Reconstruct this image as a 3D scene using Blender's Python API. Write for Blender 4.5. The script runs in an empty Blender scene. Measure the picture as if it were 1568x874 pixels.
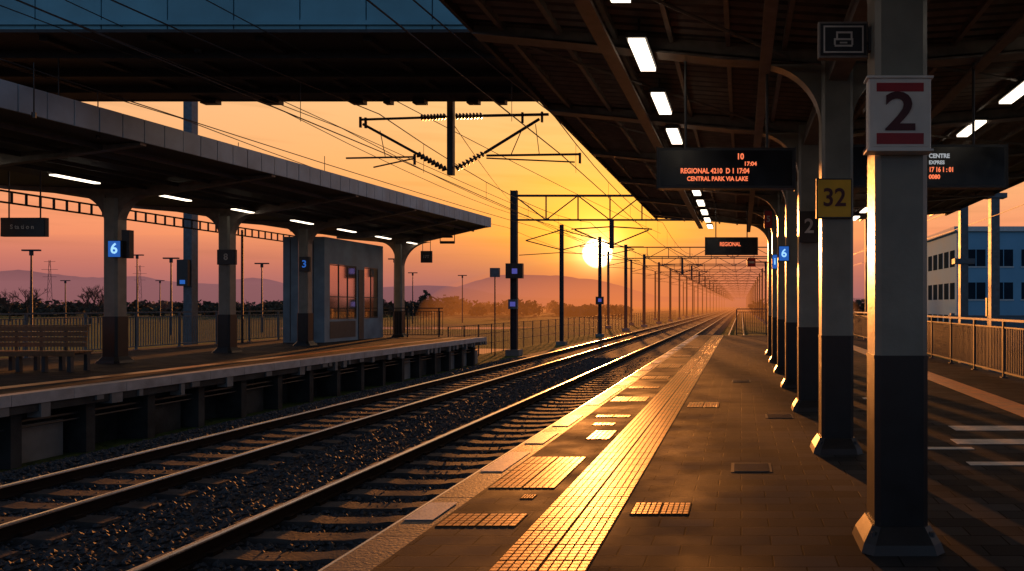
import bpy, math, random
from mathutils import Vector, Matrix
random.seed(7)
S=bpy.context.scene
S.view_settings.view_transform='Standard'; S.view_settings.look='None'; S.view_settings.exposure=0
CAMH=1.6
# ------------------------------------------------------------- materials
MATS={}
def lin(*c): return (c[0],c[1],c[2],1)
def pbr(name,col,rough=.6,metal=0,var=.25,nscale=6,bump=0,bscale=60,spec=.5,emis=None,estr=0,rvar=.1,samp=False,tint=None):
    if name in MATS: return MATS[name]
    m=bpy.data.materials.new(name); m.use_nodes=True; nt=m.node_tree; N=nt.nodes; L=nt.links
    b=N['Principled BSDF']
    tc=N.new('ShaderNodeTexCoord'); nz=N.new('ShaderNodeTexNoise'); nz.inputs['Scale'].default_value=nscale; nz.inputs['Detail'].default_value=5
    L.new(tc.outputs['Object'],nz.inputs['Vector'])
    r=N.new('ShaderNodeValToRGB'); r.color_ramp.elements[0].position=.3; r.color_ramp.elements[1].position=.7
    r.color_ramp.elements[0].color=lin(*[c*(1-var) for c in col]); r.color_ramp.elements[1].color=lin(*[min(1,c*(1+var)) for c in col])
    L.new(nz.outputs['Fac'],r.inputs['Fac']); L.new(r.outputs['Color'],b.inputs['Base Color'])
    mr=N.new('ShaderNodeMapRange'); mr.inputs[3].default_value=max(.02,rough-rvar); mr.inputs[4].default_value=min(1,rough+rvar)
    L.new(nz.outputs['Fac'],mr.inputs[0]); L.new(mr.outputs[0],b.inputs['Roughness'])
    b.inputs['Metallic'].default_value=metal; b.inputs['Specular IOR Level'].default_value=spec
    if tint: b.inputs['Specular Tint'].default_value=lin(*tint)
    if bump>0:
        n2=N.new('ShaderNodeTexNoise'); n2.inputs['Scale'].default_value=bscale; n2.inputs['Detail'].default_value=4
        L.new(tc.outputs['Object'],n2.inputs['Vector'])
        bp=N.new('ShaderNodeBump'); bp.inputs['Strength'].default_value=bump; bp.inputs['Distance'].default_value=.02
        L.new(n2.outputs['Fac'],bp.inputs['Height']); L.new(bp.outputs['Normal'],b.inputs['Normal'])
    if emis:
        b.inputs['Emission Color'].default_value=lin(*emis); b.inputs['Emission Strength'].default_value=estr
        if not samp:
            try: m.cycles.emission_sampling='NONE'
            except Exception: pass
    MATS[name]=m; return m
steel=pbr('dark_steel_paint',(.045,.045,.05),.55)
black=pbr('black_paint',(.012,.011,.012),.4)
cream=pbr('column_cream_paint',(.23,.225,.19),.38,bump=.12,bscale=30,nscale=3,var=.18)
roofm=pbr('roof_metal_dark',(.06,.055,.055),.6)
raftm=pbr('rafter_paint',(.20,.17,.15),.5)
lamp=pbr('fluorescent_tube',(.9,.9,.85),.5,var=0,emis=(1,.84,.64),estr=3.4,samp=True)
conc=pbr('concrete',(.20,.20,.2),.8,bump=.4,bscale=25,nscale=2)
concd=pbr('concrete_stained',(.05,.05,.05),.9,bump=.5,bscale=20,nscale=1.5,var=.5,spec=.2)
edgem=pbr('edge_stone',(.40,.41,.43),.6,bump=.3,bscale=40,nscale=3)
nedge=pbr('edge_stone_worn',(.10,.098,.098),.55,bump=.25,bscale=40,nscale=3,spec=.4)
whitep=pbr('white_paint_worn_and_reflection',(.62,.60,.58),.5,bump=.15,nscale=9,var=.2)
tact=pbr('tactile_tile_and_sun_patch',(.66,.22,.03),.38,nscale=5,var=.3,bump=.08,bscale=50,spec=1.0,rvar=.08,tint=(1,.45,.16))
grout=pbr('tactile_grout',(.05,.028,.015),.85,spec=.1)
fasc=pbr('fascia_tile_blue_grey',(.40,.49,.55),.6,nscale=1.2)
bluep=pbr('bridge_cladding_blue',(.14,.38,.48),.5,nscale=.7)
bridged=pbr('bridge_soffit',(.05,.048,.05),.8)
railtop=pbr('rail_polished_steel',(.95,.90,.84),.30,1,var=.05,nscale=3,rvar=.08)
rails=pbr('rail_rust',(.022,.014,.011),.9,nscale=8,spec=.15)
sleep=pbr('sleeper_concrete',(.08,.073,.07),.8,bump=.4,bscale=30,nscale=3,var=.4,spec=.25)
stone=pbr('ballast_stone',(.06,.062,.07),.75,nscale=9,var=.6)
mastm=pbr('mast_galvanised',(.04,.045,.06),.6,spec=.2)
mastb=pbr('mast_blue_grey',(.10,.15,.2),.55)
wire=pbr('wire_copper_dark',(.03,.025,.022),.6)
insu=pbr('insulator_ceramic',(.05,.03,.025),.3)
wood=pbr('bench_wood',(.22,.10,.035),.40,nscale=12,bump=.2)
glass=pbr('display_black_glass',(.01,.01,.012),.2)
ledo=pbr('led_orange',(.4,.1,.03),.5,var=0,emis=(1,.20,.08),estr=1.1)
ledw=pbr('led_white',(.6,.6,.6),.5,var=0,emis=(.8,.85,.9),estr=.4)
blues=pbr('sign_blue_lit',(.02,.08,.3),.4,var=0,emis=(.02,.12,.5),estr=.8)
bluet=pbr('sign_blue_text_lit',(.6,.8,1),.4,var=0,emis=(.35,.7,1),estr=1.1)
signw=pbr('sign_white',(.76,.74,.70),.4,var=.08)
signr=pbr('sign_red',(.36,.02,.03),.4,var=.15)
signk=pbr('sign_maroon_text',(.08,.015,.02),.4)
signy=pbr('sign_yellow',(.76,.44,.03),.42,var=.1)
signd=pbr('sign_dark_panel',(.03,.03,.034),.4)
signt=pbr('sign_pale_text',(.6,.55,.5),.5)
purp=pbr('signal_violet_lit',(.1,.1,.4),.4,var=0,emis=(.2,.2,.9),estr=.3)
kiosk=pbr('kiosk_wall_panel',(.20,.28,.34),.6,nscale=1.5)
kioskd=pbr('kiosk_frame',(.06,.06,.06),.5)
skyglass=pbr('sky_tinted_window_glass',(.88,.66,.44),.06,.95,var=.05,nscale=.8,rvar=.02)  # orange tint and mirror finish added to strengthen the sky reflection
build_w=pbr('building_wall_blue',(.20,.44,.66),.85,nscale=.3,var=.1,spec=.02)
build_t=pbr('building_roof_band',(.62,.66,.7),.8,spec=.05,var=.08)
build_g=pbr('building_window_glass',(.015,.03,.05),.8,var=.2,nscale=1,spec=.0)
leafm=pbr('tree_foliage',(.05,.045,.03),.9,nscale=1,var=.5)
barkm=pbr('tree_bark',(.05,.035,.03),.9)
hillm=pbr('hill_forest',(.07,.06,.07),1,nscale=.004)

# ------------------------------------------------------------- mesh builder
class MB:
    def __init__(s): s.v=[];s.f=[];s.m=[];s.mats=[]
    def mi(s,m):
        if m not in s.mats: s.mats.append(m)
        return s.mats.index(m)
    def add(s,vs,fs,m):
        o=len(s.v); s.v+= [tuple(v) for v in vs]; k=s.mi(m)
        for f in fs: s.f.append([i+o for i in f]); s.m.append(k)
    def box(s,x0,x1,y0,y1,z0,z1,m):
        s.add([(x0,y0,z0),(x1,y0,z0),(x1,y1,z0),(x0,y1,z0),(x0,y0,z1),(x1,y0,z1),(x1,y1,z1),(x0,y1,z1)],
              [(0,3,2,1),(4,5,6,7),(0,1,5,4),(1,2,6,5),(2,3,7,6),(3,0,4,7)],m)
    def cbox(s,x0,x1,y0,y1,z0,z1,m,c=.03,x2=None):
        p=[(x0+c,y0),(x1-c,y0),(x1,y0+c),(x1,y1-c),(x1-c,y1),(x0+c,y1),(x0,y1-c),(x0,y0+c)]
        s.add([(a,b,z0) for a,b in p]+[(a,b,z1) for a,b in p],[tuple(range(7,-1,-1)),tuple(range(8,16))]+[(i,(i+1)%8,8+(i+1)%8,8+i) for i in range(8)],m)
    def frust(s,cx,cy,w0,w1,z0,z1,m,c=.25):
        vs=[]
        for w,z in((w0,z0),(w1,z1)):
            h=w/2;k=h*c*2*.5
            vs+=[(cx-h+k,cy-h,z),(cx+h-k,cy-h,z),(cx+h,cy-h+k,z),(cx+h,cy+h-k,z),(cx+h-k,cy+h,z),(cx-h+k,cy+h,z),(cx-h,cy+h-k,z),(cx-h,cy-h+k,z)]
        s.add(vs,[tuple(range(7,-1,-1)),tuple(range(8,16))]+[(i,(i+1)%8,8+(i+1)%8,8+i) for i in range(8)],m)
    def cyl(s,p0,p1,r,m,n=6,r1=None):
        p0=Vector(p0);p1=Vector(p1);d=p1-p0
        if d.length<1e-6:return
        d.normalize(); u=d.orthogonal().normalized(); w=d.cross(u); r1=r if r1 is None else r1
        vs=[p0+(u*math.cos(2*math.pi*i/n)+w*math.sin(2*math.pi*i/n))*r for i in range(n)]+[p1+(u*math.cos(2*math.pi*i/n)+w*math.sin(2*math.pi*i/n))*r1 for i in range(n)]
        s.add(vs,[(i,(i+1)%n,n+(i+1)%n,n+i) for i in range(n)]+[tuple(range(n-1,-1,-1)),tuple(range(n,2*n))],m)
    def prism(s,pts,y0,y1,m):
        n=len(pts)
        s.add([(x,y0,z) for x,z in pts]+[(x,y1,z) for x,z in pts],[tuple(range(n)),tuple(range(2*n-1,n-1,-1))]+[(i,n+i,n+(i+1)%n,(i+1)%n) for i in range(n)],m)
    def build(s,name,smooth=False):
        me=bpy.data.meshes.new(name); me.from_pydata(s.v,[],s.f)
        for m in s.mats: me.materials.append(m)
        me.polygons.foreach_set('material_index',s.m)
        if smooth: me.polygons.foreach_set('use_smooth',[True]*len(s.f))
        me.update(); o=bpy.data.objects.new(name,me); S.collection.objects.link(o); return o
def text(body,size,loc,m,name='lettering',align='CENTER',sx=1,off=.018):
    c=bpy.data.curves.new(name,'FONT'); c.body=body; c.size=size; c.align_x=align; c.align_y='CENTER'; c.extrude=.002; c.offset=size*off; c.resolution_u=4
    o=bpy.data.objects.new(name,c); c.materials.append(m); o.location=loc; o.rotation_euler=(math.pi/2,0,0); o.scale=(sx,1,1)
    S.collection.objects.link(o); return o
def group(name,loc,kids):
    e=bpy.data.objects.new(name,None); e.location=loc; e.empty_display_size=.2; S.collection.objects.link(e)
    for k in kids:
        k.parent=e; k.matrix_parent_inverse=Matrix.Translation(-Vector(loc))
    return e

# ------------------------------------------------------------- platform floor material
def paving():
    m=bpy.data.materials.new('platform_paving'); m.use_nodes=True; nt=m.node_tree;N=nt.nodes;L=nt.links;b=N['Principled BSDF']
    tc=N.new('ShaderNodeTexCoord')
    br=N.new('ShaderNodeTexBrick'); br.offset=.5; br.inputs['Scale'].default_value=1; br.inputs['Brick Width'].default_value=.4; br.inputs['Row Height'].default_value=.2
    br.inputs['Mortar Size'].default_value=.006; br.inputs['Mortar Smooth'].default_value=.2
    br.inputs['Color1'].default_value=lin(.035,.035,.038); br.inputs['Color2'].default_value=lin(.085,.083,.086); br.inputs['Mortar'].default_value=lin(.012,.012,.012)
    L.new(tc.outputs['Object'],br.inputs['Vector'])
    nz=N.new('ShaderNodeTexNoise'); nz.inputs['Scale'].default_value=1.3; nz.inputs['Detail'].default_value=8; L.new(tc.outputs['Object'],nz.inputs['Vector'])
    mx=N.new('ShaderNodeMix'); mx.data_type='RGBA'; mx.blend_type='MULTIPLY'; mx.inputs[0].default_value=.8
    cr=N.new('ShaderNodeValToRGB'); cr.color_ramp.elements[0].position=.3; cr.color_ramp.elements[0].color=lin(.35,.35,.36); cr.color_ramp.elements[1].position=.7
    L.new(nz.outputs['Fac'],cr.inputs['Fac']); L.new(br.outputs['Color'],mx.inputs[6]); L.new(cr.outputs['Color'],mx.inputs[7]); L.new(mx.outputs[2],b.inputs['Base Color'])
    mr=N.new('ShaderNodeMapRange'); mr.inputs[1].default_value=.35; mr.inputs[2].default_value=.7; mr.inputs[3].default_value=.65; mr.inputs[4].default_value=.95; L.new(nz.outputs['Fac'],mr.inputs[0]); L.new(mr.outputs[0],b.inputs['Roughness'])
    b.inputs['Specular IOR Level'].default_value=.05
    n2=N.new('ShaderNodeTexNoise'); n2.inputs['Scale'].default_value=90; L.new(tc.outputs['Object'],n2.inputs['Vector'])
    b1=N.new('ShaderNodeBump'); b1.inputs['Strength'].default_value=.4; b1.inputs['Distance'].default_value=.003; L.new(n2.outputs['Fac'],b1.inputs['Height'])
    b2=N.new('ShaderNodeBump'); b2.invert=True; b2.inputs['Strength'].default_value=.8; b2.inputs['Distance'].default_value=.006; L.new(br.outputs['Fac'],b2.inputs['Height']); L.new(b1.outputs['Normal'],b2.inputs['Normal'])
    L.new(b2.outputs['Normal'],b.inputs['Normal']); return m
pave=paving()

# ------------------------------------------------------------- right (near) platform
mb=MB(); mb.box(-2.24,6.1,-6,39,-.3,0,pave)
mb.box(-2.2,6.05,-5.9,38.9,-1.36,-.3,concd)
y=-6
while y<39:
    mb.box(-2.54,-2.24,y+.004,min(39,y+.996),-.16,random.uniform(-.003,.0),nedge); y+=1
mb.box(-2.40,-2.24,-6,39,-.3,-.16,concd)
mb.build('station_platform')
mb=MB(); y=-5.5
while y<38.5:
    l=random.uniform(.4,1.3); mb.box(-2.52,-2.30,y,y+l,.001,.005,whitep); y+=l+random.choice([.02,.5,1.1])
mb.build('platform_edge_line')
def tactile(mb,x0,x1,y0,y1,z=.0,step=.058,dome=True):
    nx=max(1,round((x1-x0)/.3)); ny=max(1,round((y1-y0)/.3)); tx=(x1-x0)/nx; ty=(y1-y0)/ny
    for i in range(nx):
        for j in range(ny):
            a=x0+i*tx;b=y0+j*ty
            mb.box(a+.003,a+tx-.003,b+.003,b+ty-.003,z-.01,z+.003+random.uniform(0,.0006),grout if dome else tact)
            if dome:
                zt=z+.0058+random.uniform(0,.0006); k=5; sx=(tx-.012)/k; ky=max(1,round((ty-.012)/.058)); sy=(ty-.012)/ky
                tl=random.uniform(-.0008,.0008)
                for p in range(k):
                    for q in range(ky):
                        u=a+.006+p*sx; v=b+.006+q*sy; g=.006
                        mb.add([(u+g-.003,v+g-.003,z+.003),(u+sx-g+.003,v+g-.003,z+.003),(u+sx-g+.003,v+sy-g+.003,z+.003),(u+g-.003,v+sy-g+.003,z+.003),(u+g,v+g,zt+tl*q/ky),(u+sx-g,v+g,zt+tl*q/ky),(u+sx-g,v+sy-g,zt+tl*(q+1)/ky),(u+g,v+sy-g,zt+tl*(q+1)/ky)],
                          [(4,5,6,7),(0,1,5,4),(1,2,6,5),(2,3,7,6),(3,0,4,7)],tact)
mb=MB(); tactile(mb,-1.53,-.93,0,39); mb.build('tactile_paving')
sun_patches=[(-2.22,-1.63,6.29,7.59),(-2.22,-1.63,5.2,5.52),(-.86,-.4,5.5,5.83),(-.86,-.35,11.3,11.9),(-1.87,-1.58,8.6,9.2),(-2.2,-1.6,12,12.6),(-2.2,-1.6,15.7,16.3),(-2.2,-1.6,18.5,19.6),(-1.84,-1.72,5.95,6.08),(-2.2,-1.6,22.5,23.3),(-2.2,-1.6,27,28),(-2.1,-1.6,10.3,10.5),(-2.2,-1.6,13.9,14.2),(-2.0,-1.7,9.6,9.8)]  # patches of sunlight on the floor, put in as orange tile panels
for p in sun_patches:
    mb=MB(); tactile(mb,*p); mb.build('sun_patch_panel')
mb=MB(); tactile(mb,4.05,4.55,3,39,dome=False); mb.build('tactile_paving')
mb=MB()
for (x0,x1,y0,y1) in [(2.75,4.0,9.2,9.55),(2.5,3.7,8.3,8.6),(2.3,3.1,7.2,7.35),(1.9,2.6,8.0,8.12),(3.0,3.9,6.6,6.75),(2.1,2.9,12.3,12.5)]:
    mb.box(x0,x1,y0,y1,.001,.005,whitep)
mb.build('floor_reflection_patch')  # light reflections on the floor, put in as thin pale slabs
mb=MB()
for (x,y_) in ((-.1,6.9),(.35,10.2),(-.2,15),(2.4,5.6)):
    mb.box(x,x+.4,y_,y_+.4,.001,.004,steel)
    for i in range(9): mb.box(x+.03,x+.37,y_+.03+i*.04,y_+.045+i*.04,.0045,.008,steel)
mb.build('drain_cover')

# ------------------------------------------------------------- left platform
mb=MB(); XE=-13.0
mb.box(-22.6,XE-.35,-4,36.7,-.28,0,pave)
y=-4
while y<36.6:
    mb.box(XE-.35,XE,y+.005,min(36.7,y+1.2)-.005,-.2,0.0,edgem); y+=1.2
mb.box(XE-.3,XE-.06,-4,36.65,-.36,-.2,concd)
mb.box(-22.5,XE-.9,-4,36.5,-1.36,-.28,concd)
y=-3.5; k=0
while y<36.4:
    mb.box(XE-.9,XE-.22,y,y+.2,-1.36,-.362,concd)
    if random.random()<.45: mb.box(XE-.74,XE-.5,y+.24,y+1.3,-1.36,-.5-random.random()*.2,conc if random.random()<.5 else concd)
    q=y
    while q<y+1.3:
        if random.random()<.6: mb.box(XE-.28,XE-.02,q+.02,q+random.uniform(.1,.3),-.24-random.uniform(.05,.25),-.21,conc)
        q+=.34
    y+=1.5;k+=1
mb.cyl((XE-.4,-4,-.55),(XE-.4,36.4,-.55),.03,steel,6); mb.cyl((XE-.35,-4,-.66),(XE-.35,36.4,-.66),.02,steel,6)
mb.build('station_platform')
mb=MB(); tactile(mb,-14.6,-14.2,8,36.3,dome=False); mb.build('tactile_paving')
mb=MB(); mb.box(XE-.14,XE-.02,-4,36.6,.001,.005,whitep); mb.build('platform_edge_line')

# ------------------------------------------------------------- ground, ballast, tracks
def groundmat():
    m=bpy.data.materials.new('field_ground'); m.use_nodes=True; nt=m.node_tree;N=nt.nodes;L=nt.links;b=N['Principled BSDF']
    tc=N.new('ShaderNodeTexCoord'); nz=N.new('ShaderNodeTexNoise'); nz.inputs['Scale'].default_value=.035; nz.inputs['Detail'].default_value=10; L.new(tc.outputs['Object'],nz.inputs['Vector'])
    cr=N.new('ShaderNodeValToRGB'); e=cr.color_ramp.elements; e[0].position=.35; e[0].color=lin(.04,.065,.02); e[1].position=.62; e[1].color=lin(.09,.07,.045)
    x=cr.color_ramp.elements.new(.48); x.color=lin(.07,.11,.03)
    L.new(nz.outputs['Fac'],cr.inputs['Fac']); L.new(cr.outputs['Color'],b.inputs['Base Color']); b.inputs['Roughness'].default_value=.95; b.inputs['Specular IOR Level'].default_value=.1
    n2=N.new('ShaderNodeTexNoise'); n2.inputs['Scale'].default_value=4; n2.inputs['Detail'].default_value=6; L.new(tc.outputs['Object'],n2.inputs['Vector'])
    bp=N.new('ShaderNodeBump'); bp.inputs['Distance'].default_value=.2; L.new(n2.outputs['Fac'],bp.inputs['Height']); L.new(bp.outputs['Normal'],b.inputs['Normal']); return m
mb=MB(); mb.add([(-6000,-200,-1.36),(6000,-200,-1.36),(6000,9000,-1.36),(-6000,9000,-1.36)],[(0,1,2,3)],groundmat()); mb.build('ground')
bal=pbr('ballast_bed_gravel',(.045,.045,.048),.9,nscale=14,var=.6,bump=1,bscale=18,spec=.2)
mb=MB()
prof=[(-12.9,-1.35),(-11.4,-1.03),(-7.4,-1.03),(-6.8,-1.06),(-6.2,-1.03),(-2.6,-1.03),(-2.1,-1.35)]
vs=[(x,-6,z) for x,z in prof]+[(x,2500,z) for x,z in prof]; n=len(prof)
mb.add(vs,[(i,i+1,n+i+1,n+i) for i in range(n-1)],bal); mb.build('ballast_bed')
def surfz(x):
    for (a,za),(b,zb) in zip(prof,prof[1:]):
        if a<=x<=b: return za+(zb-za)*(x-a)/(b-a)
    return -1.35
mb=MB(); N_ST=50000
for i in range(N_ST):
    y=4.2+ (random.random()**1.7)*32; x=random.uniform(-12.8,-3.0); r=random.uniform(.018,.042)*(1+y/50)
    z=surfz(x)+random.uniform(-.01,.025)
    vs=[]
    a=random.random()*6.28; ca,sa=math.cos(a),math.sin(a)
    for d in((1,0,.2),(-1,.1,-.2),(0,1,0),(.1,-1,.1),(.2,.1,.8),(0,0,-.8)):
        k=r*random.uniform(.75,1.3); X,Y,Z=d[0]*k,d[1]*k,d[2]*k
        vs.append((x+X*ca-Y*sa,y+X*sa+Y*ca,z+Z))
    mb.add(vs,[(0,2,4),(2,1,4),(1,3,4),(3,0,4),(2,0,5),(1,2,5),(3,1,5),(0,3,5)],stone)
mb.build('ballast_stones')
TR=[(-5.53,-3.8),(-9.85,-8.1)]
mb=MB()
for a,b in TR:
    c=(a+b)/2; y=-2
    while y<160:
        j=random.uniform(-.02,.02); w=1.38
        mb.prism([(c-w,-1.08),(c+w,-1.08),(c+w,-.985),(c+w-.3,-.965),(c+.45,-.965),(c+.3,-.985),(c-.3,-.985),(c-.45,-.965),(c-w+.3,-.965),(c-w,-.985)],y+j,y+j+.26,sleep)
        if y<60:
            for r in(a,b):
                for s_ in(-.13,.07): mb.box(r+s_,r+s_+.06,y+j+.06,y+j+.2,-.967,-.925,rails)
        y+=.62
mb.build('railway_sleepers')
for a,b in TR:
    mb=MB()
    for r in(a,b):
        mb.prism([(r-.07,-.964),(r+.07,-.964),(r+.07,-.95),(r+.015,-.935),(r+.015,-.85),(r+.045,-.835),(r+.045,-.822),(r-.045,-.822),(r-.045,-.835),(r-.015,-.85),(r-.015,-.935),(r-.07,-.95)],-5,2500,rails)
        mb.prism([(r-.045,-.8215),(r+.045,-.8215),(r+.045,-.808),(r+.038,-.801),(r+.02,-.797),(r-.02,-.797),(r-.038,-.801),(r-.045,-.808)],-5,2500,railtop)
    mb.build('railway_track')
mb=MB()
for r in(-1.2,.25):
    mb.prism([(r-.04,-1.34),(r+.04,-1.34),(r+.04,-1.18),(r-.04,-1.18)],60,2500,railtop)
mb.build('railway_track')

# ------------------------------------------------------------- near canopy
CX=1.05
COLY=[4.86+3.12*i for i in range(-2,7)]
def deckz(x): return CAMH+2.85+.07*abs(x-CX)
Y0,Y1=-4,25.4; XL,XR=-2.95,7.2
mb=MB()
for xa,xb in((XL,CX),(CX,XR)):
    mb.add([(xa,Y0,deckz(xa)),(xb,Y0,deckz(xb)),(xb,Y1,deckz(xb)),(xa,Y1,deckz(xa)),(xa,Y0,deckz(xa)+.07),(xb,Y0,deckz(xb)+.07),(xb,Y1,deckz(xb)+.07),(xa,Y1,deckz(xa)+.07)],
           [(0,3,2,1),(4,5,6,7),(0,1,5,4),(2,3,7,6),(3,0,4,7),(1,2,6,5)],roofm)
mb.box(XL-.05,XL-.002,Y0,Y1,deckz(XL)-.1,deckz(XL)+.12,roofm)
mb.box(XR+.002,XR+.05,Y0,Y1,deckz(XR)-.1,deckz(XR)+.12,roofm)
x=XL+.3
while x<XR:
    if abs(x-CX)>.1: mb.box(x,x+.05,Y0,Y1,deckz(x)-.085,deckz(x)-.004,raftm)
    x+=.62
y=Y0+.1
while y<Y1:
    for xa,xb in((XL,CX),(CX,XR)):
        za,zb=deckz(xa)-.002,deckz(xb)-.002
        mb.add([(xa,y,za),(xb,y,zb),(xb,y+.05,zb-.03),(xa,y+.05,za-.03),(xa,y+.1,za),(xb,y+.1,zb)],[(0,3,2,1),(3,4,5,2)],raftm)
    y+=.2
for cy in COLY:
    zc=CAMH+2.65
    for sgn,xe in((-1,XL),(1,XR)):
        pts=[(CX,zc),(CX,deckz(CX)-.035),(xe,deckz(xe)-.035),(xe,deckz(xe)-.13),(CX+sgn*1.2,zc+.045)]
        if sgn<0: pts=pts[::-1]
        mb.prism(pts,cy-.07,cy+.07,raftm)
        mb.prism([(CX+sgn*.1,zc-.02),(xe,deckz(xe)-.15),(xe,deckz(xe)-.132),(CX+sgn*1.2,zc+.043),(CX+sgn*.1,zc-.002)],cy-.12,cy+.12,raftm)
for a,b in zip(COLY,COLY[1:]):
    mb.cyl((-2.7,a,deckz(-2.7)-.12),(.6,b,deckz(.6)-.16),.018,raftm,5); mb.cyl((1.6,a,deckz(1.6)-.14),(6.6,b,deckz(6.6)-.14),.02,raftm,5)
mb.box(-1.5,-1.35,Y0,Y1,CAMH+2.72,CAMH+2.76,raftm); mb.box(.2,.32,Y0,Y1,CAMH+2.6,CAMH+2.63,raftm); mb.box(CX-.1,CX+.1,Y0,Y1,CAMH+2.45,CAMH+2.64,raftm)
mb.box(2.6,2.72,Y0,Y1,CAMH+2.66,CAMH+2.69,raftm)
mb.build('platform_canopy')
for cy in COLY:
    mb=MB(); zc=CAMH+2.65
    mb.frust(CX,cy,.54,.50,0.0,.06,black); mb.frust(CX,cy,.50,.38,.06,.16,black)
    for dx in(-.21,.21):
        for dy in(-.21,.21): mb.cyl((CX+dx*.9,cy+dy*.9,.05),(CX+dx*.9,cy+dy*.9,.13),.018,steel,6)
    mb.cbox(CX-.175,CX+.175,cy-.175,cy+.175,.1,1.26,black,.035)
    mb.cbox(CX-.172,CX+.172,cy-.172,cy+.172,1.26,zc+.1,cream,.035)
    mb.cbox(CX-.178,CX+.178,cy-.178,cy+.178,1.25,1.275,black,.035)
    R=.68; z1=zc-R
    for sg in(-1,1):
        pts=[(CX+sg*.168,zc)]
        for i in range(13):
            a=math.pi/2*i/12
            pts.append((CX+sg*(.168+R-R*math.cos(a)),z1+R*math.sin(a)))
        pts2=pts if sg>0 else pts[::-1]
        mb.prism(pts2,cy-.1,cy+.1,cream)
    mb.build('canopy_column')
def tube_lamp(x,y,z,l=.98,w=.17,top=None):
    mb=MB(); mb.box(x-w/2-.02,x+w/2+.02,y,y+l,z+.012,z+.06,steel); mb.box(x-w/2,x+w/2,y+.02,y+l-.02,z-.02,z+.011,lamp)
    for t in(.2,.8): mb.cyl((x,y+l*t,z+.06),(x,y+l*t,top if top else z+.25),.01,steel,5)
    mb.build('fluorescent_lamp')
y=1.6
while y<25:
    tube_lamp(-1.07,y+.1,CAMH+2.72,top=deckz(-1.07)); y+=1.87
y=1.2
while y<25:
    tube_lamp(3.66,y,CAMH+2.82,top=deckz(3.66)); y+=1.95

# ------------------------------------------------------------- hanging displays
D=8.0
def PX(px,Y=D): return (px-1135)*Y/1100
def PZ(py,Y=D): return CAMH+(468-py)*Y/1100
def display(x0,x1,z0,z1,y,top,rows):
    mb=MB(); mb.box(x0,x1,y,y+.16,z0,z1,signd); mb.box(x0+.03,x1-.03,y-.006,y-.001,z0+.03,z1-.03,glass)
    mb.box(x0-.012,x0-.001,y-.01,y+.17,z0-.01,z1+.01,steel); mb.box(x1+.001,x1+.012,y-.01,y+.17,z0-.01,z1+.01,steel)
    w=x1-x0
    for t in(.2,.8): mb.cyl((x0+w*t,y+.08,z1-.01),(x0+w*t,y+.08,top),.016,steel,6)
    ks=[mb.build('housing')]
    for (t,sz,x,z,mm,sx) in rows: ks.append(text(t,sz,(x,y-.010,z),mm,'led_text','LEFT',sx,.03))
    group('train_departure_display',((x0+x1)/2,y,z0),ks)
display(PX(1007),PX(1217),PZ(288),PZ(226),D,4.55,[
 ('10',.09,PX(1128),PZ(240),ledo,.9),('17:04',.062,PX(1139),PZ(251),ledo,1.05),
 ('REGIONAL 4210  D 1 17:04',.078,PX(1042),PZ(262),ledo,.84),('CENTRAL PARK VIA LAKE',.068,PX(1052),PZ(274),ledo,.87)])
display(PX(1302),PX(1542),PZ(287),PZ(221),D,4.55,[
 ('CENTRE',.066,PX(1422),PZ(239),ledw,.95),('EXPRES',.056,PX(1422),PZ(249),ledw,.95),('17 16 1 : 01',.074,PX(1422),PZ(260),ledo,.78),('0080',.066,PX(1422),PZ(271),ledo,.95),('12',.066,PX(1326),PZ(257),ledo,1),('14',.066,PX(1326),PZ(268),ledo,1),('6',.06,PX(1329),PZ(277),ledo,1)])
display(PX(1080,20),PX(1160,20),PZ(390,20),PZ(363,20),20,4.5,[('REGIONAL',.15,PX(1102,20),PZ(374,20),ledo,.8)])
# ------------------------------------------------------------- signs
def sign(name,x0,x1,z0,z1,y,bm,txt,tm,ts,depth=.1,brk=None,extra=None,framem=steel,sx=1):
    mb=MB(); mb.cbox(x0,x1,y,y+depth,z0,z1,framem,.008); mb.box(x0+.015,x1-.015,y-.006,y-.001,z0+.015,z1-.015,bm)
    if extra: extra(mb,x0,x1,z0,z1,y)
    if brk: brk(mb)
    o=mb.build('panel'); ks=[o]
    if txt: ks.append(text(txt,ts,((x0+x1)/2,y-.012,(z0+z1)/2),tm,'numeral','CENTER',sx))
    return group(name,((x0+x1)/2,y,z0),ks)
Y=4.86
def ex(mb,x0,x1,z0,z1,y):
    mb.box(x0+.05,x1-.05,y-.009,y-.0065,z0+.03,z0+.10,signr); mb.box(x0+.05,x1-.05,y-.009,y-.0065,z1-.085,z1-.03,signr)
    mb.box(x0-.012,x1+.012,y-.015,y+.115,z1+.001,z1+.015,signw); mb.box(x0-.012,x1+.012,y-.015,y+.115,z0-.015,z0-.001,signw)
    for zz in(z0+.08,z1-.08): mb.box(CX-.19,CX+.19,y+.101,y+.5,zz-.015,zz+.015,steel)
ys=Y-.175-.105
sign('platform_number_sign',PX(1330,ys),PX(1426,ys),PZ(228,ys),PZ(120,ys),ys,signw,'2',signk,.34,depth=.1,extra=ex,framem=signw,sx=1.2)
def bk(mb): mb.box(.86,.885,4.84,4.9,PZ(78,Y),PZ(42,Y),steel); mb.box(.8,.87,4.86,4.88,PZ(68,Y),PZ(64,Y),steel)
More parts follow.
